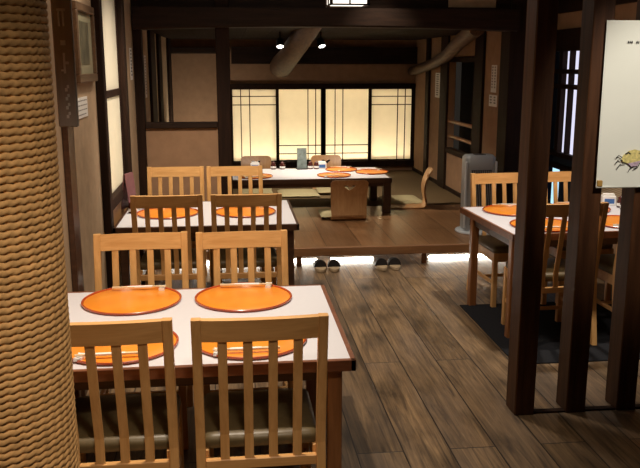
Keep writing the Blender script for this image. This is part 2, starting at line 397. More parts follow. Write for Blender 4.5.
# ---- long back-lit shoji in the back wall
b = B(); Y0, Y1 = YB-.03, YB+.05
b.box(SX0-.05, XR, Y0-.02, Y1, SZ1, SZ1+.06, .003).box(SX0-.05, XR, Y0-.03, Y1, SZ0-.08, SZ0, .003)
b.box(SX0-.05, SX0, Y0, Y1, SZ0, SZ1, .003).box(SX1, XR, Y0, Y1, SZ0, SZ1, .003)
struct(obj('window_2', b, 'trimz'))
def px(x): return (x-230)*11.3/790*1.0018+.0           # shoji line position read off the photo
def pz(z): return SZ1-(z-88.7)*(SZ1-SZ0)/71.5
edges = [SX0, .652, 1.309, 1.982, SX1]
vert = [(px(239.6), px(248.2)), (px(306), px(313.7)), (px(333.2), px(341)), (px(396.2), px(403.8))]
hori = [(pz(96.5), pz(104.6)), (pz(144.5), pz(152.6)), (pz(144.5), pz(152.6)), (pz(97), pz(105))]
for i in range(4):
    a, c_ = edges[i], edges[i+1]; g = B(); hw = .021
    y0, y1 = (YB-.012, YB+.012) if i in (0, 3) else (YB+.016, YB+.04)
    l = a if i == 0 else a-(.035 if i == 2 else hw); r = c_ if i == 3 else c_+(.035 if i == 1 else hw)
    g.box(l, a+.021, y0, y1, SZ0, SZ1, .002).box(c_-.021, r, y0, y1, SZ0, SZ1, .002)
    g.box(a, c_, y0, y1, SZ0, SZ0+.018, .002).box(a, c_, y0, y1, SZ1-.018, SZ1, .002)
    for x in vert[i]: g.box(x-.006, x+.006, y0+.003, y1-.006, SZ0, SZ1, .001)
    for z in hori[i]: g.box(a, c_, y0+.003, y1-.006, z-.006, z+.006, .001)
    struct(obj('window_%d' % (3+i), g, 'trimz'))
    struct(obj('window_%d_paper' % (3+i), B().box(a, c_, y1-.005, y1-.002, SZ0, SZ1, 0), 'shojib'))
# unseen white boards added behind the shoji to bounce the strip light
b = B(); b.box(SX0-.1, XR+.1, YB+.50, YB+.53, SZ0-.25, SZ1+.2, 0).box(SX0-.1, XR+.1, YB+.1, YB+.5, SZ0-.27, SZ0-.25, 0).box(SX0-.1, XR+.1, YB+.1, YB+.5, SZ1+.18, SZ1+.2, 0)
b.box(SX0-.12, SX0-.1, YB+.1, YB+.5, SZ0-.25, SZ1+.2, 0).box(XR+.1, XR+.12, YB+.1, YB+.5, SZ0-.25, SZ1+.2, 0)
struct(obj('shoji_bounce_box', b, 'white'))

# ---- dining-area window
g = B(); g.box(XW-.02, XW+.06, 6.48, 6.55, .40, 1.86, .003).box(XW-.02, XW+.06, 6.72, 6.745, .9, 1.86, .003).box(XW-.02, XW+.06, 6.89, 6.95, .9, 1.86, .003)
for z in (.40, .79, .90, 1.505, 1.635, 1.83): g.box(XW-.03, XW+.06, 6.48, 7.10, z-.02, z+.02, .003)
struct(obj('window_7', g, 'trimz'))
g = B(); g.box(XW+.02, XW+.03, 6.57, 6.70, .92, 1.81, 0).box(XW+.02, XW+.03, 6.755, 6.87, .92, 1.81, 0)
struct(obj('window_7_pane', g, 'day'))
struct(obj('window_8_pane', B().box(XW+.02, XW+.03, 6.90, 7.05, .42, .77, 0), 'dayb'))
struct(obj('window_9_pane', B().box(XW+.02, XW+.03, 6.55, 6.89, .42, .88, 0).box(XW+.035, XW+.045, 6.55, 7.1, .42, 1.81, 0), 'dimglass'))
struct(obj('trim_5', B().box(XW-.03, XW, 5.2, 7.05, 1.84, 2.0, .004).box(XW-.03, XW, 4.0, 7.05, 2.14, 2.3, .004).box(XW-.03, XW, 6.2, 6.48, 0, 2.0, .004), 'trimz'))
tag(obj('bamboo_blind', B().box(XW-.03, XW-.012, 5.15, 6.12, .50, 1.35, .002), 'bamboo'), 'beige woven blind on the right wall behind the lattice posts', 'blind')

# ---- raised platform
p = thing('raised_platform', 'low wooden platform with a polished board front, glowing underneath', 'platform')
obj('deck', B().box(XL, XR, DY+.04, 8.42, DZ-.04, DZ, .003), 'dais', p)
obj('edge_board', B().box(XL, XR, DY, DY+.05, DZ-.075, DZ+.001, .006), 'daisx', p)
obj('tatami', B().box(XL, XR, 8.44, YB, DZ-.03, DZ, .003), 'tatami', p)
obj('tatami_sill', B().box(XL, XR, 8.40, 8.46, DZ-.03, DZ+.0005, .003), 'beamx', p)
obj('riser', B().box(XL, XR, 6.92, 6.96, 0, DZ-.04, 0), 'white', p)
for x in (-.4, .55, 1.645, 2.5):
    obj('leg', B().box(x-.022, x+.022, 6.55, 6.595, 0, DZ-.03, .003), 'daisx', p)
obj('sub_floor', B().box(XL, XR, 7.0, YB, 0, .14, 0), 'beamx', p)
for x0, x1, lab in ((-.6, .42, 'leftmost white light strip glowing under the platform'), (.42, .72, 'second white light strip under the platform, left of the sandals'), (.84, 1.22, 'white light strip under the platform between the two pairs of sandals'), (1.72, 2.45, 'rightmost white light strip under the platform, by the right table')):
    tag(obj('light_strip', B().box(x0, x1, 6.68, 6.715, .0, .03, .006), 'led'), lab, 'light', 'light strips under the platform')

# ------------------------------------------------------------------ chairs
def yb(z): return .200+(max(z, .46)-.46)*.172
def make_chair(label, loc, rz, group):
    t = thing('dining_chair', label, 'chair', loc, rz, group)
    for s in (-1, 1):
        obj('leg', B().rect_loft([(s*.19, -.198, 0), (s*.19, -.195, .40)], .017, .017), 'oak', t)
    for s in (-1, 1):
        obj('leg', B().rect_loft([(s*.2065, .262, 0), (s*.2065, .222, .22), (s*.2065, .2, .42), (s*.2065, .207, .50), (s*.2065, yb(.70), .70), (s*.2065, yb(.90), .90)], .016, .0175), 'oak', t)
    b = B(); R_ = []
    for i in range(9):
        x = -.191+.382*i/8; bow = .012*(1-(x/.191)**2)
        R_.append([(x, yb(.82)-.010+bow, .822), (x, yb(.82)+.011+bow, .820), (x, yb(.90)+.011+bow, .897), (x, yb(.90)-.010+bow, .900)])
    obj('top_rail', b.loft(R_), 'oakx', t)
    for k in (-1.5, -.5, .5, 1.5):
        x = k*.083; bow = .010*(1-(x/.191)**2)
        obj('slat', B().rect_loft([(x, .205, .368), (x, yb(.46)+bow*.3, .462), (x, yb(.64)+bow*.8, .64), (x, yb(.825)+bow, .825)], .0155, .006, .002), 'oak', t)
    obj('lower_rail', B().box(-.191, .191, .193, .217, .335, .372, .003), 'oakx', t)
    fr = B().box(-.175, .175, -.205, -.180, .335, .40, .003)
    for s in (-1, 1): fr.box(s*.19-.011, s*.19+.011, -.18, .19, .335, .40, .003)
    obj('seat_frame', fr, 'oakx', t)
    # softly domed cushion
    n = 12; rings = []
    for (ins, z) in ((.004, .400), (.0, .408), (.0, .428), (.006, .440), (.018, .447), (.06, .452), (.12, .454)):
        hx, hy0, hy1, r = .205-ins, -.215+ins, .185-ins, .03
        ring = []
        for (cx, cy, a0) in ((hx-r, hy1-r, 0), (-hx+r, hy1-r, 90), (-hx+r, hy0+r, 180), (hx-r, hy0+r, 270)):
            for k in range(4):
                a = math.radians(a0+30*k); ring.append((cx+r*math.cos(a), cy+r*math.sin(a), z))
        rings.append(ring)
    obj('seat', B().loft(rings), 'cush', t, smooth=True)
    for s in (-1, 1):
        obj('stretcher', B().box(s*.192-.009, s*.192+.009, -.185, .225, .165, .19, .003), 'oakx', t)
    obj('stretcher', B().box(-.185, .185, .01, .03, .167, .188, .003), 'oakx', t)
    return t
CG = 'slat-back dining chairs'
ch = make_chair('light oak slat-back chair in the foreground, beside the rope pillar', (-.427, 2.735, 0), PI, CG)
for lab, x, y, r in (
    ('light oak slat-back chair in the foreground, by the aisle corner of the nearest table', .075, 2.725, PI+.01),
    ('oak slat-back chair at the far side of the nearest table, by the left wall', -.440, 3.535, .03),
    ('oak slat-back chair at the far side of the nearest table, by the aisle', .046, 3.52, .03),
    ('shadowed slat-back chair at the near side of the second left table, by the window', -.413, 5.215, PI),
    ('shadowed slat-back chair at the near side of the second left table, by the aisle', .083, 5.205, PI),
    ('oak slat-back chair beyond the second left table, in front of the partition', -.45, 6.075, 0),
    ('oak slat-back chair beyond the second left table, by the dark square post', .022, 6.065, .02),
    ('oak slat-back chair at the far left seat of the right table, before the grey heater', 2.005, 5.44, .05),
    ('oak slat-back chair at the far right seat of the right table, by the bright window', 2.50, 5.47, .05),
    ('shadowed slat-back chair at the near side of the right table, between the lattice posts', 1.972, 4.66, PI+.04),
    ('slat-back chair at the near right seat of the right table, partly behind the poster', 2.555, 4.74, PI+.06)):
    copy_tree(ch, lab, (x, y, 0), r)

# ------------------------------------------------------------------ tables
def make_table(label, x0, x1, y0, y1, z, edge, leg, legs, group, rz=0):
    cx, cy = (x0+x1)/2, (y0+y1)/2; hx, hy = (x1-x0)/2, (y1-y0)/2
    t = thing('dining_table', label, 'table', (cx, cy, 0), rz, group)
    obj('table_top', B().box(-hx+.018, hx-.018, -hy+.018, hy-.018, z-.03, z, .001), 'lam', t)
    e = B(); th = .042
    e.box(-hx, hx, -hy, -hy+.0185, z-th, z+.0005, .002).box(-hx, hx, hy-.0185, hy, z-th, z+.0005, .002)
    e.box(-hx, -hx+.0185, -hy, hy, z-th, z+.0005, .002).box(hx-.0185, hx, -hy, hy, z-th, z+.0005, .002)
    e.box(-hx+.012, hx-.012, -hy+.012, hy-.012, z-th, z-.03, .001)
    obj('edge_band', e, edge, t)
    a = B()
    lx, ly0, ly1 = legs
    a.box(-hx+lx, hx-lx, ly0-.01, ly0+.012, z-th-.05, z-th, .002).box(-hx+lx, hx-lx, ly1-.012, ly1+.01, z-th-.05, z-th, .002)
    a.box(-hx+lx-.01, -hx+lx+.012, ly0, ly1, z-th-.05, z-th, .002).box(hx-lx-.012, hx-lx+.01, ly0, ly1, z-th-.05, z-th, .002)
    obj('apron', a, 'walnut', t)  # darker wood than the legs: shade beneath the top put into the colour
    for xx in (-hx+lx, hx-lx):
        for yy in (ly0, ly1):
            obj('leg', B().rect_loft([(xx, yy, 0), (xx, yy, z-th)], .026, .026, .004), leg, t)
    return t
H = .68
make_table('white-topped table nearest the camera, with the orange trays lit bright', -.815, .418, 2.60, 3.585, H, 'red', 'legw', (.07, -.43, .40), 'white-topped dining tables')
make_table('white-topped table second from the camera, by the side shoji window', -.765, .425, 5.03, 5.985, H, 'walnut', 'walnut', (.06, -.43, .42), 'white-topped dining tables')
make_table('white-topped table on the right, behind the lattice posts', 1.665, 2.89, 4.58, 5.56, H, 'red', 'legw', (.035, -.44, .26), 'white-topped dining tables', .05)
# low table
LX0, LX1, LY0, LY1, LZ = -.10, 1.635, 7.96, 8.85, .55
t = thing('low_table', 'low dark wooden table with a pale top on the raised platform', 'table', ((LX0+LX1)/2, (LY0+LY1)/2, DZ))
hx, hy, z = (LX1-LX0)/2, (LY1-LY0)/2, LZ-DZ
obj('table_top', B().box(-hx+.02, hx-.02, -hy+.02, hy-.02, z-.02, z, .001), 'lam', t)
e = B().box(-hx, hx, -hy, -hy+.021, z-.05, z+.001, .003).box(-hx, hx, hy-.021, hy, z-.05, z+.001, .003).box(-hx, -hx+.021, -hy, hy, z-.05, z+.001, .003).box(hx-.021, hx, -hy, hy, z-.05, z+.001, .003).box(-hx+.02, hx-.02, -hy+.02, hy-.02, z-.05, z-.02, 0)
obj('edge_band', e, 'walnut', t)
obj('apron', B().box(-hx+.07, hx-.07, -hy+.03, -hy+.05, z-.09, z-.05, .002).box(-hx+.07, hx-.07, hy-.05, hy-.03, z-.09, z-.05, .002), 'walnut', t)
for sx in (-1, 1):
    for sy in (-1, 1):
        obj('leg', B().box(sx*(hx-.045)-.04, sx*(hx-.045)+.04, sy*(hy-.05)-.04, sy*(hy-.05)+.04, 0, z-.05, .005), 'walnut', t)

# ------------------------------------------------------------------ trays, chopsticks
def make_tray(label, loc):
    t = thing('serving_tray', label, 'tray', loc, 0, 'round orange trays')
    obj('tray_face', B().lathe([(.001, .0082), (.1, .0082), (.204, .0082), (.2055, .0075), (.2055, .004)], 64), 'tray', t, smooth=True)
    obj('rim', B().lathe([(.19, 0), (.208, .0), (.2145, .005), (.2155, .0115), (.213, .0135), (.2085, .0125), (.2055, .0083)], 64, caps=False), 'trayrim', t, smooth=True)
    return t
def make_sticks(label, loc, rz):
    t = thing('chopsticks', label, 'chopsticks', loc, rz, 'wrapped chopsticks on the trays')
    b = B()
    for s in (-1, 1):
        b.loft([[(x, s*.0036-h, .006-h2), (x, s*.0036+h, .006-h2), (x, s*.0036+h, .006+h2), (x, s*.0036-h, .006+h2)] for x, h, h2 in ((-.12, .0022, .0022), (.12, .0034, .0034))])
    obj('stick', b, 'stick', t)
    obj('paper_sleeve', B().box(-.06, .055, -.0065, .0065, .001, .0105, .002), 'sleeve', t)
    return t
def make_rest(label, loc, rz):
    o = obj('chopstick_rest', B().loft([[(-.013, yy, 0), (.013, yy, 0), (.013, yy, zz), (.005, yy, zz-.002), (-.005, yy, zz-.002), (-.013, yy, zz)] for yy, zz in ((-.027, .014), (-.02, .011), (0, .008), (.02, .011), (.027, .014))]), 'china')
    o.location = loc; o.rotation_euler = (0, 0, rz)
    return tag(o, label, 'chopstick rest', 'small white chopstick rests')
tray0 = stick0 = rest0 = None
def setting(x, y, z, side, where, sc=1):
    """side -1: diner sits toward the camera; +1: diner sits on the far side"""
    global tray0, stick0, rest0
    lt, ls, lr = 'round orange lacquer tray '+where, 'paper-sleeved chopsticks on the tray '+where, 'tiny white chopstick rest '+where
    if tray0 is None: tray0 = make_tray(lt, (x, y, z))
    else: copy_tree(tray0, lt, (x, y, z)).scale = (sc, sc, 1)
    zt = z+.0083; yy = y+side*.150; xs = x+(.015 if side > 0 else -.015)
    rx = x+side*.118*sc; yy = y+side*.150*sc
    if side > 0: p = (xs, yy, zt+.0085); rz = PI
    else: p = (xs, yy, zt+.0085); rz = 0
    if stick0 is None: stick0 = make_sticks(ls, p, rz+.03)
    else: copy_tree(stick0, ls, p, rz+random.uniform(-.05, .05))
    rp = (rx, yy, zt)
    if rest0 is None: rest0 = make_rest(lr, rp, 0)
    else:
        c = copy_tree(rest0, lr, rp, random.uniform(-.2, .2))
T1, T2, TR, T3 = 'of the nearest table', 'of the second left table', 'of the right table', 'of the low table'
for x, y, s, w in ((-.452, 3.405, 1, 'at the far wall-side seat '+T1), (.036, 3.395, 1, 'at the far aisle-side seat '+T1), (-.43, 2.845, -1, 'at the near wall-side seat '+T1), (.050, 2.845, -1, 'at the near aisle-side seat '+T1)):
    setting(x, y, H, s, w)
for x, y, s, w in ((-.455, 5.49, 1, 'by the wall '+T2), (.082, 5.485, 1, 'by the aisle '+T2)):
    setting(x, y, H, s, w)
for x, y, s, w in ((1.97, 5.32, 1, 'at the far aisle-side seat '+TR), (2.47, 5.35, 1, 'at the far wall-side seat '+TR), (1.985, 4.80, -1, 'at the near aisle-side seat '+TR), (2.54, 4.83, -1, 'at the near wall-side seat '+TR)):
    setting(x, y, H, s, w)
for x, y, s, w in ((.24, 8.20, -1, 'at the near left seat '+T3), (1.06, 8.19, -1, 'at the near right seat '+T3), (1.20, 8.64, 1, 'at the far side '+T3), (1.50, 8.40, 1, 'at the right-hand end '+T3)):
    setting(x, y, LZ, s, w, .83)

# ------------------------------------------------------------------ table-top items
def napkin_box(loc, label, rz=0):
    t = thing('napkin_box', label, 'napkin box', loc, rz, 'white and blue napkin boxes')
    obj('box', B().box(-.05, .05, -.035, .035, 0, .07, .004), 'china', t)
    obj('print', B().box(-.035, .035, -.0365, -.035, .015, .05, .0005), 'blue', t)
    obj('napkins', B().box(-.04, .04, -.02, .02, .07, .085, .003), 'sleeve', t)
    return t
def jar(loc, label, first=[None]):
    if first[0] is None:
        t = thing('soy_jar', label, 'jar', loc, 0, 'small dark condiment jars')
        obj('body', B().lathe([(.001, 0), (.026, 0), (.031, .006), (.031, .045), (.024, .058), (.022, .062), (.001, .062)], 20), 'jar', t, smooth=True)
        obj('lid', B().lathe([(.001, .062), (.024, .062), (.024, .072), (.014, .078), (.007, .09), (.001, .091)], 20), 'jar', t, smooth=True)
        obj('label_band', B().lathe([(.0312, .014), (.0318, .015), (.0318, .034), (.0312, .035)], 20), 'sleeve', t)
        first[0] = t; return t
    return copy_tree(first[0], label, loc)
napkin_box((.25, 8.80, LZ), 'white and blue napkin box at the left end of the low table')
jar((.455, 8.79, LZ), 'dark lidded jar on the low table next to the left napkin box')
jar((.555, 8.78, LZ), 'dark lidded jar on the low table, second from the left napkin box')
t = thing('menu_stand', 'tall grey-green menu stand in the middle of the low table', 'menu', (.772, 8.76, LZ), .15)
obj('base', B().box(-.06, .06, -.04, .04, 0, .012, .003), 'black', t)
obj('card', B().loft([[(-.055, -.012, .012), (.055, -.012, .012), (.055, -.006, .012), (-.055, -.006, .012)], [(-.055, .004, .235), (.055, .004, .235), (.055, .010, .235), (-.055, .010, .235)]]), 'menug', t)
obj('card', B().loft([[(-.04, .016, .012), (.05, .016, .012), (.05, .022, .012), (-.04, .022, .012)], [(-.04, .018, .215), (.05, .018, .215), (.05, .024, .215), (-.04, .024, .215)]]), 'paper', t)
jar((.868, 8.77, LZ), 'dark lidded jar on the low table, right beside the menu stand')
jar((.935, 8.76, LZ), 'dark lidded jar on the low table next to the right napkin box')
napkin_box((1.0, 8.785, LZ), 'white and blue napkin box right of the menu stand on the low table')
napkin_box((-.655, 5.70, H), 'white and blue napkin box at the wall end of the second left table', .2)
jar((-.70, 5.55, H), 'dark lidded jar at the wall end of the second left table')
t = thing('menu_stand', 'mauve menu folder standing at the wall end of the second left table', 'menu', (-.725, 5.74, H), 1.25)
obj('cover', B().loft([[(-.065, -.012, 0), (.065, -.012, 0), (.065, -.006, 0), (-.065, -.006, 0)], [(-.065, .014, .255), (.065, .014, .255), (.065, .02, .255), (-.065, .02, .255)]]), 'menup', t)
obj('cover', B().loft([[(-.065, .05, 0), (.065, .05, 0), (.065, .056, 0), (-.065, .056, 0)], [(-.065, .022, .255), (.065, .022, .255), (.065, .028, .255), (-.065, .028, .255)]]), 'menup', t)
napkin_box((2.76, 5.50, H), 'white and blue napkin box at the wall end of the right table', -.2)
jar((2.80, 5.38, H), 'dark lidded jar at the wall end of the right table, nearer the blind')
jar((2.78, 5.29, H), 'dark lidded jar on the right table, in front of its napkin box')

# ------------------------------------------------------------------ legless chairs and floor cushions
def make_zaisu(label, loc, rz):
    t = thing('legless_chair', label, 'floor chair', loc, rz, 'bent plywood floor chairs')
    # profile along s: back from the top down to the seat front, thickness .012, local +Y is behind the sitter
    prof = []
    def yprof(z): return .03*math.sin((z-.06)/.36*PI*1.0)*-1+.055*((z-.06)/.36)**2.2
    rows = 44; zt, zb = .415, .06; W = .187
    segs = []                                                     # rows of x breaks
    for i in range(rows+1):
        z = zb+(zt-zb)*i/rows
        d = zt-z; r = .045
        wv = W-.012*(1-(z-zb)/(zt-zb))
        if d < r: wv = W-r+math.sqrt(max(0, r*r-(r-d)**2))
        u = (z-.315)/.05                                          # bird-shaped hand hole, 0 at its lower tip, 1 at the wing tips
        h1 = h2 = 0
        if 0 < u < 1:
            h2 = .008+.058*u**.75; h1 = max(0, (u-.62)/.38)*.05
            if h1 > h2: h1 = h2
        segs.append((z, wv, h1, h2))
    b = B()
    def quad(pts):                                                # pts (x,z) four; front and back skins
        n = len(b.v)
        for off in (-.006, .006):
            for x, z in pts:
                yb_ = yprof(z)-.02*(1-(x/W)**2)*-1
                b.v.append((x, yb_+off, z))
        b.f.append((n, n+1, n+2, n+3)); b.f.append((n+7, n+6, n+5, n+4))
        for k in range(4): b.f.append((n+k, n+(k+1) % 4, n+4+(k+1) % 4, n+4+k))
    K = 5
    for i in range(rows):
        (z0, w0, a0, c0), (z1, w1, a1, c1) = segs[i], segs[i+1]
        for s in (-1, 1):
            for k in range(K):
                f0, f1 = k/K, (k+1)/K
                quad([(s*(c0+(w0-c0)*f0), z0), (s*(c0+(w0-c0)*f1), z0), (s*(c1+(w1-c1)*f1), z1), (s*(c1+(w1-c1)*f0), z1)])
            if a0 > .0005 or a1 > .0005:
                quad([(0, z0), (s*a0, z0), (s*a1, z1), (0, z1)])
    obj('backrest', b, 'ply', t, recalc=True)
    # bent foot of the back running into the seat board
    b = B(); R_ = []
    y_at = yprof(.06)
    path = [(y_at+.0, .065), (y_at+.001, .045), (y_at-.006, .026), (y_at-.022, .015), (y_at-.05, .0105), (y_at-.2, .0075), (y_at-.38, .0075)]
    for i, (yy, zz) in enumerate(path):
        p0 = Vector(path[max(i-1, 0)]); p1 = Vector(path[min(i+1, len(path)-1)]); tn = (p1-p0).normalized(); nn = Vector((-tn[1], tn[0]))*.0065
        ww = .175 if i < 6 else .165
        curve = .02 if i == 0 else (.012 if i == 1 else 0)
        R_.append([(-ww, yy-nn[0], zz-nn[1]), (0, yy-nn[0]+curve, zz-nn[1]), (ww, yy-nn[0], zz-nn[1]), (ww, yy+nn[0], zz+nn[1]), (0, yy+nn[0]+curve, zz+nn[1]), (-ww, yy+nn[0], zz+nn[1])])
    obj('seat_board', b.loft(R_), 'ply', t)
    return t
z0 = make_zaisu('plywood floor chair with a bird-shaped hand hole, back to the camera at the near side of the low table', (1.135, 7.60, DZ), PI)
z0['label'] = 'plywood floor chair turned away from the camera at the near side of the low table'
copy_tree(z0, 'plywood floor chair behind the low table at its left, before the glowing shoji', (.29, 9.66, DZ), 0)
copy_tree(z0, 'plywood floor chair behind the low table, right of the menu stand', (1.155, 9.66, DZ), 0)
copy_tree(z0, 'plywood floor chair seen side-on at the right end of the low table', (2.075, 8.32, DZ), -PI/2-.15)
def cushion(label, loc, rz, hw=.24, hd=.24, h=.05):
    n = 14; b = B(); top = []
    for i in range(n+1):
        for j in range(n+1):
            u, v = 2*i/n-1, 2*j/n-1
            e = (1-u**6)*(1-v**6)
            k = 1-.035*(1-abs(u))*abs(v)**4; k2 = 1-.035*(1-abs(v))*abs(u)**4
            top.append((hw*u*k2, hd*v*k, h*.42+h*.58*math.sqrt(max(0, e))*(.8+.2*(1-u*u)*(1-v*v))))
    bot = [(x, y, max(.0, h*.84-z_ if False else h*.42-(z_-h*.42)*.9)) for x, y, z_ in top]
    bot = [(x, y, max(0, z_)) for x, y, z_ in bot]
    N = (n+1)**2; b.v += top+bot
    for i in range(n):
        for j in range(n):
            a = i*(n+1)+j; q = (a, a+n+1, a+n+2, a+1); b.f.append(q); b.f.append(tuple(N+k for k in reversed(q)))
    o = obj('floor_cushion', b, 'zab', smooth='all'); o.location = loc; o.rotation_euler = (0, 0, rz)
    return tag(o, label, 'cushion', 'square floor cushions')
cushion('pale floor cushion in front of the side-on floor chair', (1.895, 8.66, DZ), .05, .22, .26, .045)
cushion('pale floor cushion on the floor chair with its back to the camera', (1.10, 7.85, DZ+.014), 0, .235, .2)
cushion('pale floor cushion seen under the low table, below the menu stand', (.77, 9.24, DZ), 0)
cushion('pale floor cushion on the rear floor chair right of the menu stand', (1.20, 9.36, DZ+.014), 0, .2, .2)
cushion('pale floor cushion on the rear left floor chair', (.27, 9.38, DZ+.014), 0, .2, .2)

# ------------------------------------------------------------------ rope pillar
PX, PY, PR = -.592, 1.80, .187
t = thing('rope_pillar', 'thick pillar wound with twisted straw rope at the left foreground', 'pillar', (PX, PY, 0))
obj('core_post', B().lathe([(.001, 0), (PR, 0), (PR, ZC), (.001, ZC)], 40), 'legw', t)
def rope():
    import numpy as np
    r = .0092; pitch = .0160; turns = int((ZC-.03)/pitch); seg = 210; ns = 12; lobes = 3
    n = turns*seg+1
    i = np.arange(n); th = 2*PI*i/seg
    Rm = PR+r*.86
    cx, cy, cz = Rm*np.cos(th), Rm*np.sin(th), .015+pitch*th/(2*PI)
    tw = th*Rm/.075*2*PI                                           # lay of the strands
    a = 2*PI*np.arange(ns)/ns
    rad = r*(.70+.42*np.abs(np.cos(1.5*(a[None, :]-tw[:, None]))))
    u = np.cos(a)[None, :]*rad; w = np.sin(a)[None, :]*rad          # u radial, w vertical
    X = (cx[:, None]+np.cos(th)[:, None]*u); Y = (cy[:, None]+np.sin(th)[:, None]*u); Z = cz[:, None]+w
    V = np.stack([X, Y, Z], -1).reshape(-1, 3)
    ii, jj = np.meshgrid(np.arange(n-1), np.arange(ns), indexing='ij'); j2 = (jj+1) % ns
    F = np.stack([ii*ns+jj, (ii+1)*ns+jj, (ii+1)*ns+j2, ii*ns+j2], -1).reshape(-1, 4)
    me = bpy.data.meshes.new('rope'); me.vertices.add(len(V)); me.vertices.foreach_set('co', V.ravel())
    me.loops.add(F.size); me.loops.foreach_set('vertex_index', F.ravel().astype('i4'))
    me.polygons.add(len(F)); me.polygons.foreach_set('loop_start', (np.arange(len(F))*4).astype('i4'))
    me.update(calc_edges=True); me.validate()
    me.polygons.foreach_set('use_smooth', [True]*len(me.polygons))
    me.materials.append(M['rope'])
    o = bpy.data.objects.new('rope', me); COL.objects.link(o); return o
o = rope(); o.parent = t

# ---- hanging sign board beside the pillar
t = thing('sign_board', 'narrow grey wooden sign with white vertical lettering beside the rope pillar', 'sign', (-.406, 2.06, 1.545))
obj('board', B().box(-.024, .024, -.008, .008, 0, .80, .003), 'signb', t)
def marks(b, rects, x0, z0, sx, sz, y0, y1):
    for (a, c_, d, e) in rects: b.box(x0+a*sx, x0+c_*sx, y0, y1, z0+d*sz, z0+e*sz, .0004)
def letter(parent, rects, x0, z0, sx, sz, y0, y1, mat):
    b = B(); marks(b, rects, x0, z0, sx, sz, y0, y1); obj('letter', b, mat, parent)
letter(t, [(-.5, -.25, 0, .9), (.1, .35, 0, .9), (-.6, .5, .85, 1.0)], 0, .245, .018, .042, -.0095, -.008, 'signw')
letter(t, [(-.35, .35, .2, .8)], 0, .196, .018, .02, -.0095, -.008, 'signw')
letter(t, [(-.15, .15, 0, 1), (.1, .6, .45, .58), (-.5, -.1, .1, .2)], 0, .132, .018, .05, -.0095, -.008, 'signw')
for q in range(4): letter(t, [(-.3, .1, 0, .52), (0, .35, .48, .95)], .002, .088-q*.022, .016, .017, -.0095, -.008, 'signw')
obj('hanger', B().tube([(0, 0, .80), (0, 0, ZC-1.545)], .003, 8), 'black', t)

# ---- framed picture on the left wall
t = thing('framed_picture', 'wood framed picture hanging on the left wall', 'picture', (XL, 4.67, 1.60))
fr = B(); fy, fh, fw = .285, .425, .045
fr.box(0, .03, -fy, fy, 0, fw, .004).box(0, .03, -fy, fy, fh-fw, fh, .004).box(0, .03, -fy, -fy+fw, fw, fh-fw, .004).box(0, .03, fy-fw, fy, fw, fh-fw, .004)
obj('frame', fr, 'frame', t)
obj('mount', B().box(.0, .012, -fy+fw, fy-fw, fw, fh-fw, 0), 'matte', t)
obj('print', B().box(.012, .015, -.13, .13, .10, .33, 0), 'pict', t)
# ---- notices (their writing is too small to read in the photo: rows of dark marks)
def notice(label, loc, w, h, facing, lines, vertical=True, mat='paper', inkm='inkg'):
    t = thing('wall_notice', label, 'notice', loc, {'+x': PI/2, '-x': -PI/2, '-y': 0}[facing], 'paper notices')
    obj('sheet', B().box(-w/2, w/2, -.004, 0, 0, h, .0005), mat, t)
    rnd = random.Random(len(label))
    if vertical:
        k = int(h/.028)
        for q in range(lines):
            b = B(); x = w*(-.5+(q+.5)/lines)
            for i in range(k-1):
                z = h-.028*(i+1); b.box(x-w/lines*.28, x+w/lines*rnd.uniform(.1, .3), -.0048, -.004, z, z+.012, 0); b.box(x-.003, x+.003, -.0048, -.004, z-.006, z+.016, 0)
            obj('writing', b, inkm, t)
    else:
        for q in range(lines):
            b = B(); z = h*(1-(q+.8)/(lines+.4)); x = -w*.42
            while x < w*.36:
                d = rnd.uniform(.02, .06); b.box(x, min(x+d, w*.44), -.0048, -.004, z, z+h*.05, 0); x += d+.012
            obj('writing', b, inkm, t)
    return t
notice('small pale notice sheet on the left wall below the framed picture', (XL+.001, 4.52, 1.41), .34, .11, '+x', 4, False)
notice('narrow white paper strip on the left wall beside the corner post', (XL+.001, 6.85, 1.57), .14, .26, '+x', 1)
notice('narrow paper strip on the alcove side wall, seen through the partition opening', (XL+.001, 7.95, 1.38), .12, .40, '+x', 1)
notice('tall white notice on the right side wall near the back corner', (XR-.001, 10.02, 1.28), .24, .31, '-x', 1)
notice('tall white notice with writing on the right side wall, nearer the grey heater', (XR-.001, 7.83, 1.42), .16, .27, '-x', 2)
notice('small square notice below the tall one on the right side wall', (XR-.001, 7.83, 1.28), .24, .115, '-x', 2)

# ---- poster on the lattice
PYY = 3.484
t = thing('poster', 'large white paper poster hung on the lattice posts at the right edge', 'poster', (1.832, PYY, 1.143))
sag = B()
cols, rows_ = 14, 14; W0, W1, HH = -.155, .30, .748
for side in (0, 1):
    for i in range(rows_+1):
        for j in range(cols+1):
            v = i/rows_; u = j/cols
            sag.v.append((W0+(W1-W0)*u-.0*v, -.006*math.sin(u*PI*1.5)-.01*(1-v)**2-.002*side, HH*v))
nn = (rows_+1)*(cols+1)
for i in range(rows_):
    for j in range(cols):
        a = i*(cols+1)+j; q = (a, a+1, a+cols+2, a+cols+1); sag.f.append(q); sag.f.append(tuple(nn+k for k in reversed(q)))
obj('sheet', sag, 'poster', t, smooth='all', recalc=False)
obj('clip', B().box(W0+.003, W0+.028, -.022, .0, .0, .03, .003), 'gold', t)
obj('bottom_roll', B().tube([(W0, -.012, -.002), (W1, -.012, -.002)], .006, 10), 'poster', t, smooth=True)
yf = -.024
def flat(pts, d=.0012): return B().poly(pts, yf, yf+d, 'XZ')
for x_, w_ in ((-.055, .5), (-.046, .35), (-.039, .55), (-.015, .5), (-.006, .4)):
    letter(t, [(0, w_, 0, 1)], x_, .648, .011, .010, -.0145, -.0135, 'ink')
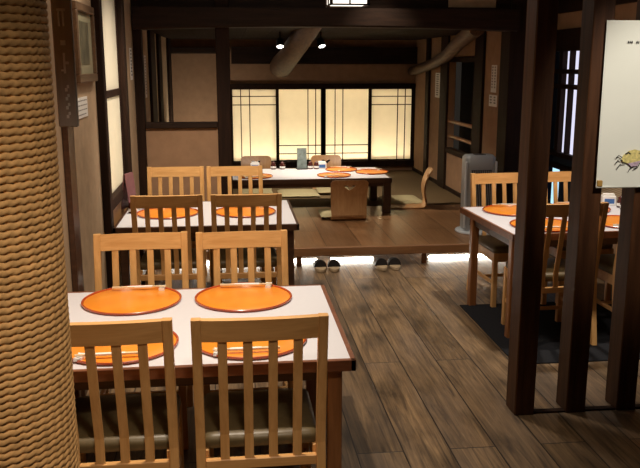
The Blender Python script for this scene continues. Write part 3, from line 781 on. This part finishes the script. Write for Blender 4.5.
# the printed crab: shell, belly and dark bent legs
sh = [(.035+_x, _z) for _x, _z in [(-.082, .12), (-.075, .145), (-.05, .165), (-.02, .172), (.01, .165), (.03, .15), (.055, .158), (.05, .135), (.02, .122), (-.02, .112), (-.05, .108)]]
obj('print_shell', flat(sh), 'crab_y', t)
obj('print_belly', B().poly([(-.015, .108), (.015, .113), (.045, .12), (.035, .098), (.005, .09)], yf-.0006, yf+.0012, 'XZ'), 'crab_p', t)
def stroke(b, pts, r=.0016):
    pts = [(q[0]+.035, q[1]) for q in pts]
    for (x0, z0_), (x1, z1_) in zip(pts, pts[1:]):
        dx, dz = x1-x0, z1_-z0_; l = math.hypot(dx, dz); nx, nz = -dz/l*r, dx/l*r
        b.poly([(x0+nx, z0_+nz), (x1+nx, z1_+nz), (x1-nx, z1_-nz), (x0-nx, z0_-nz)], yf-.001, yf+.001, 'XZ')
for pts_, r_ in (([(-.08, .135), (-.095, .145), (-.108, .135)], .0016), ([(-.075, .12), (-.095, .125), (-.11, .108)], .0016), ([(-.06, .108), (-.085, .105), (-.10, .085)], .0016),
                ([(-.02, .095), (-.035, .085), (-.045, .07)], .0016), ([(.01, .11), (-.0, .09), (-.02, .08)], .0016), ([(.0, .15), (.012, .16), (.03, .155)], .0016), ([(-.065, .15), (-.05, .158), (-.04, .15)], .003)):
    b = B(); stroke(b, pts_, r_); obj('print_leg', b, 'ink', t)
obj('print_patch', B().poly([(.028, .40), (.09, .37), (.12, .50), (.06, .56), (.032, .52)], -.0125, -.0105, 'XZ'), 'orange_p', t)

# ------------------------------------------------------------------ grey tower heater
t = thing('tower_heater', 'grey tower heater on a round white base at the platform end', 'heater', (2.235, 6.98, DZ), .0)
obj('base', B().lathe([(.001, 0), (.19, 0), (.195, .008), (.19, .02), (.10, .03), (.001, .032)], 40), 'pale', t, smooth=True)
def rr(hx, hy, r, z, n=5):
    out = []
    for (cx, cy, a0) in ((hx-r, hy-r, 0), (-hx+r, hy-r, 90), (-hx+r, -hy+r, 180), (hx-r, -hy+r, 270)):
        for k in range(n):
            a = math.radians(a0+90*k/(n-1)); out.append((cx+r*math.cos(a), cy+r*math.sin(a), z))
    return out
obj('body', B().loft([rr(.135, .085, .04, .03), rr(.14, .09, .045, .05), rr(.142, .09, .045, .60), rr(.14, .088, .045, .69), rr(.12, .07, .035, .715)]), 'grey', t, smooth=True)
gr = B()
gr.box(-.095, .095, -.096, -.088, .08, .585, .003)
obj('grille', gr, 'greyd', t)
bars = B()
for k in range(12): bars.box(-.095+.0173*k-.002, -.095+.0173*k+.002, -.099, -.095, .085, .58, .001)
obj('guard', bars, 'grey', t)
obj('control_panel', B().box(-.05, .05, -.05, .03, .712, .72, .003), 'greyd', t)
obj('side_trim', B().box(-.145, -.128, -.094, -.06, .05, .66, .004).box(.128, .145, -.094, -.06, .05, .66, .004), 'pale', t)

# ------------------------------------------------------------------ sandals
def sandal(label, x, y, rz, first=[None]):
    if first[0] is not None: return copy_tree(first[0], label, (x, y, 0), rz)
    t = thing('sandal', label, 'sandal', (x, y, 0), rz, 'dark slip-on sandals')
    def outline(s, n=24):
        o = []
        for k in range(n):
            a = 2*PI*k/n; yy = -math.cos(a)*.125; wx = math.sin(a)*(.046+.006*math.cos(a+PI)*-1)
            o.append((wx*s, yy*s))
        return o
    obj('sole', B().loft([[(x_, y_, z_) for x_, y_ in outline(s)] for z_, s in ((0, .94), (.006, 1), (.026, 1), (.03, .97))]), 'sole', t, smooth=True)
    R_ = []
    for i in range(8):
        v = i/7; yy = .118-.15*v; hw = .02+.033*min(1, math.sqrt(v*2.2)); hh = .022+.042*math.sqrt(v)
        R_.append([(hw*math.cos(a), yy, .028+hh*max(0, math.sin(a))) for a in [PI*k/8 for k in range(9)]])
    obj('upper', B().loft(R_), 'upper', t, smooth=True)
    first[0] = t; return t
sandal('dark sandal under the platform edge, leftmost of the row', .715, 6.43, .05)
sandal('dark sandal under the platform edge, second of the row from the left', .835, 6.43, -.06)
sandal('dark sandal under the platform edge, third of the row from the left', 1.235, 6.43, .08)
sandal('dark sandal under the platform edge, rightmost of the row by the platform leg', 1.355, 6.435, -.04)

# ------------------------------------------------------------------ rug under the right table
o = obj('floor_rug', B().box(1.60, 2.88, 4.15, 5.30, 0, .008, .003), 'mat')
tag(o, 'black rug on the floor under the right table', 'rug')

# ------------------------------------------------------------------ logs, lamp, track spots overhead
b = B().tube([(.80, 7.25, 2.16), (.765, 8.0, 2.04), (.74, 8.8, 1.92), (.70, 9.7, 1.78), (.69, 10.6, 1.70), (.69, 11.1, 1.66)], [.10, .115, .12, .125, .15, .15], 20)
tag(obj('roof_log', b, 'log', smooth=True), 'round natural log sloping down under the dark ceiling in the middle', 'log')
b = B().tube([(2.22, 7.15, 2.02), (2.28, 7.9, 1.92), (2.41, 8.8, 1.80), (2.52, 9.9, 1.70), (2.56, 11.2, 1.60)], [.075, .072, .068, .064, .064], 18)
tag(obj('roof_log', b, 'log', smooth=True), 'bent natural log sloping down along the right side wall of the raised room', 'log')
def track_spot(label, loc, tilt):
    t = thing('ceiling_spotlight', label, 'spotlight', loc, tilt, 'track spotlights over the low table')
    obj('mount', B().tube([(0, 0, .12), (0, 0, .03)], .012, 10), 'black', t)
    obj('housing', B().lathe([(.001, .05), (.03, .05), (.036, .04), (.042, -.045), (.036, -.045), (.034, -.03), (.001, -.03)], 20, (0, 0, -.01), Matrix.Rotation(-.55, 4, 'X')), 'black', t, smooth=True)
    obj('lens', B().lathe([(.001, -.033), (.034, -.033), (.034, -.036), (.001, -.036)], 20, (0, 0, -.01), Matrix.Rotation(-.55, 4, 'X')), 'lens', t)
    return t
track_spot('small black spotlight on the dark ceiling, left of the log', (.525, 8.5, 1.92), 0)
track_spot('small black spotlight on the dark ceiling, right of the log', (.955, 8.5, 1.925), .4)
t = thing('pendant_lamp', 'bright box lamp with wooden lattice at the top of the room', 'lamp', (.87, 6.0, 2.115))
obj('shade', B().box(-.135, .135, -.135, .135, .012, .28, .004), 'lampp', t)
g = B()
for s in (-1, 1):
    for q in (-.13, 0, .13): g.box(q-.006, q+.006, s*.14-.006, s*.14+.006, 0, .29, .001).box(s*.14-.006, s*.14+.006, q-.006, q+.006, 0, .29, .001)
    for z_ in (.006, .15, .286): g.box(-.146, .146, s*.14-.006, s*.14+.006, z_-.006, z_+.006, .001).box(s*.14-.006, s*.14+.006, -.146, .146, z_-.006, z_+.006, .001)
obj('lattice', g, 'trimz', t)
obj('cord', B().tube([(0, 0, .28), (0, 0, ZC-2.115)], .004, 8), 'black', t)

# ------------------------------------------------------------------ lights
def look(o, to):
    d = Vector(to)-o.location; o.rotation_euler = d.to_track_quat('-Z', 'Y').to_euler()
def spot(name, loc, to, w, size=60, blend=.6, r=.04, col=(1, .80, .58)):
    l = bpy.data.lights.new(name, 'SPOT'); l.energy = w; l.spot_size = math.radians(size); l.spot_blend = blend; l.shadow_soft_size = r; l.color = col
    o = bpy.data.objects.new(name, l); COL.objects.link(o); o.location = loc; look(o, to); return o
def area(name, loc, to, w, sx, sy, col=(1, .80, .58)):
    l = bpy.data.lights.new(name, 'AREA'); l.energy = w; l.shape = 'RECTANGLE'; l.size = sx; l.size_y = sy; l.color = col
    o = bpy.data.objects.new(name, l); COL.objects.link(o); o.location = loc; look(o, to); return o
WARM = (1, .86, .70)
spot('table_spot', (-.10, 2.86, 2.70), (-.25, 3.10, .68), 222, 84, 1, .05, WARM)
spot('table_spot', (-.15, 5.50, 2.70), (-.25, 5.95, .68), 215, 98, 1, .05, WARM)
spot('table_spot', (2.15, 5.05, 2.70), (2.15, 5.10, .68), 190, 74, .9, .05, (1, .90, .78))
spot('track_spot', (.56, 8.44, 1.86), (.70, 8.75, .5), 78, 112, .9, .03, WARM)
spot('track_spot', (.98, 8.44, 1.86), (1.35, 8.7, .5), 84, 112, .9, .03, WARM)
spot('platform_fill_spot', (1.3, 6.75, 2.70), (1.3, 6.8, .1), 75, 70, .9, .06, WARM)  # unseen fill added to brighten the platform front
spot('aisle_spot', (.95, 4.2, 2.70), (.95, 4.4, 0), 100, 80, .9, .08, (1, .88, .76))
spot('entry_fill_spot', (.25, .75, 2.70), (-.30, 1.75, 0), 165, 66, 1, .12, WARM)  # added fill from the camera end, for rope foot and near chairs
spot('wall_fill_spot', (-.30, 4.35, 2.70), (-.82, 4.55, 1.15), 50, 66, 1, .06, WARM)  # wall wash added to lift the left plaster, no fitting there
spot('poster_fill_spot', (1.75, 1.9, 2.70), (1.95, 3.5, 1.4), 165, 36, .8, .06, (1, .92, .80))  # added light without a fitting, brightens the poster
area('fill_area', (.2, 4.4, 2.72), (.2, 4.4, 0), 12, 1.0, 3.0, WARM)  # soft overhead fill added, not a lamp of the room
area('fill_area', (.9, 9.6, 2.0), (.9, 9.6, 0), 3, 2.2, 1.2, WARM)  # weak fill added under the back ceiling, no fixture
area('alcove_lamp', (-.42, 10.5, .60), (-.42, 11.3, 1.45), 5, .5, .1, (1, .90, .74))
area('side_window_light', (XL-.45, 5.62, 1.05), (XL, 5.62, 1.1), 13, 1.0, .9, (1, .93, .82))
area('shoji_strip', (1.29, YB+.30, SZ0-.2), (1.29, YB+.16, SZ0+.5), 32, 2.6, .05, (1, .85, .62))
area('shoji_strip', (1.29, YB+.30, SZ1+.15), (1.29, YB+.16, SZ0+.4), 6, 2.6, .05, (1, .80, .52))

W = bpy.data.worlds.new('World'); SC.world = W; W.use_nodes = True
W.node_tree.nodes['Background'].inputs[0].default_value = (.9, .75, .6, 1); W.node_tree.nodes['Background'].inputs[1].default_value = .02

# ------------------------------------------------------------------ camera
F = 790.0
cd = bpy.data.cameras.new('camera'); cam = bpy.data.objects.new('camera', cd); COL.objects.link(cam)
cd.sensor_fit = 'HORIZONTAL'; cd.sensor_width = 36; cd.lens = 36*F/640; cd.clip_start = .05
yaw = math.atan2(90, math.hypot(F, 170)); pitch = math.atan2(170, F)
cam.location = (0, 0, 1.70); cam.rotation_euler = (PI/2-pitch, 0, -yaw)
SC.camera = cam
SC.view_settings.view_transform = 'Standard'; SC.view_settings.look = 'None'; SC.view_settings.exposure = 0; SC.view_settings.gamma = 1
SC.view_settings.use_curve_mapping = False
SC.cycles.use_denoising = True
SC.cycles.max_bounces = 8
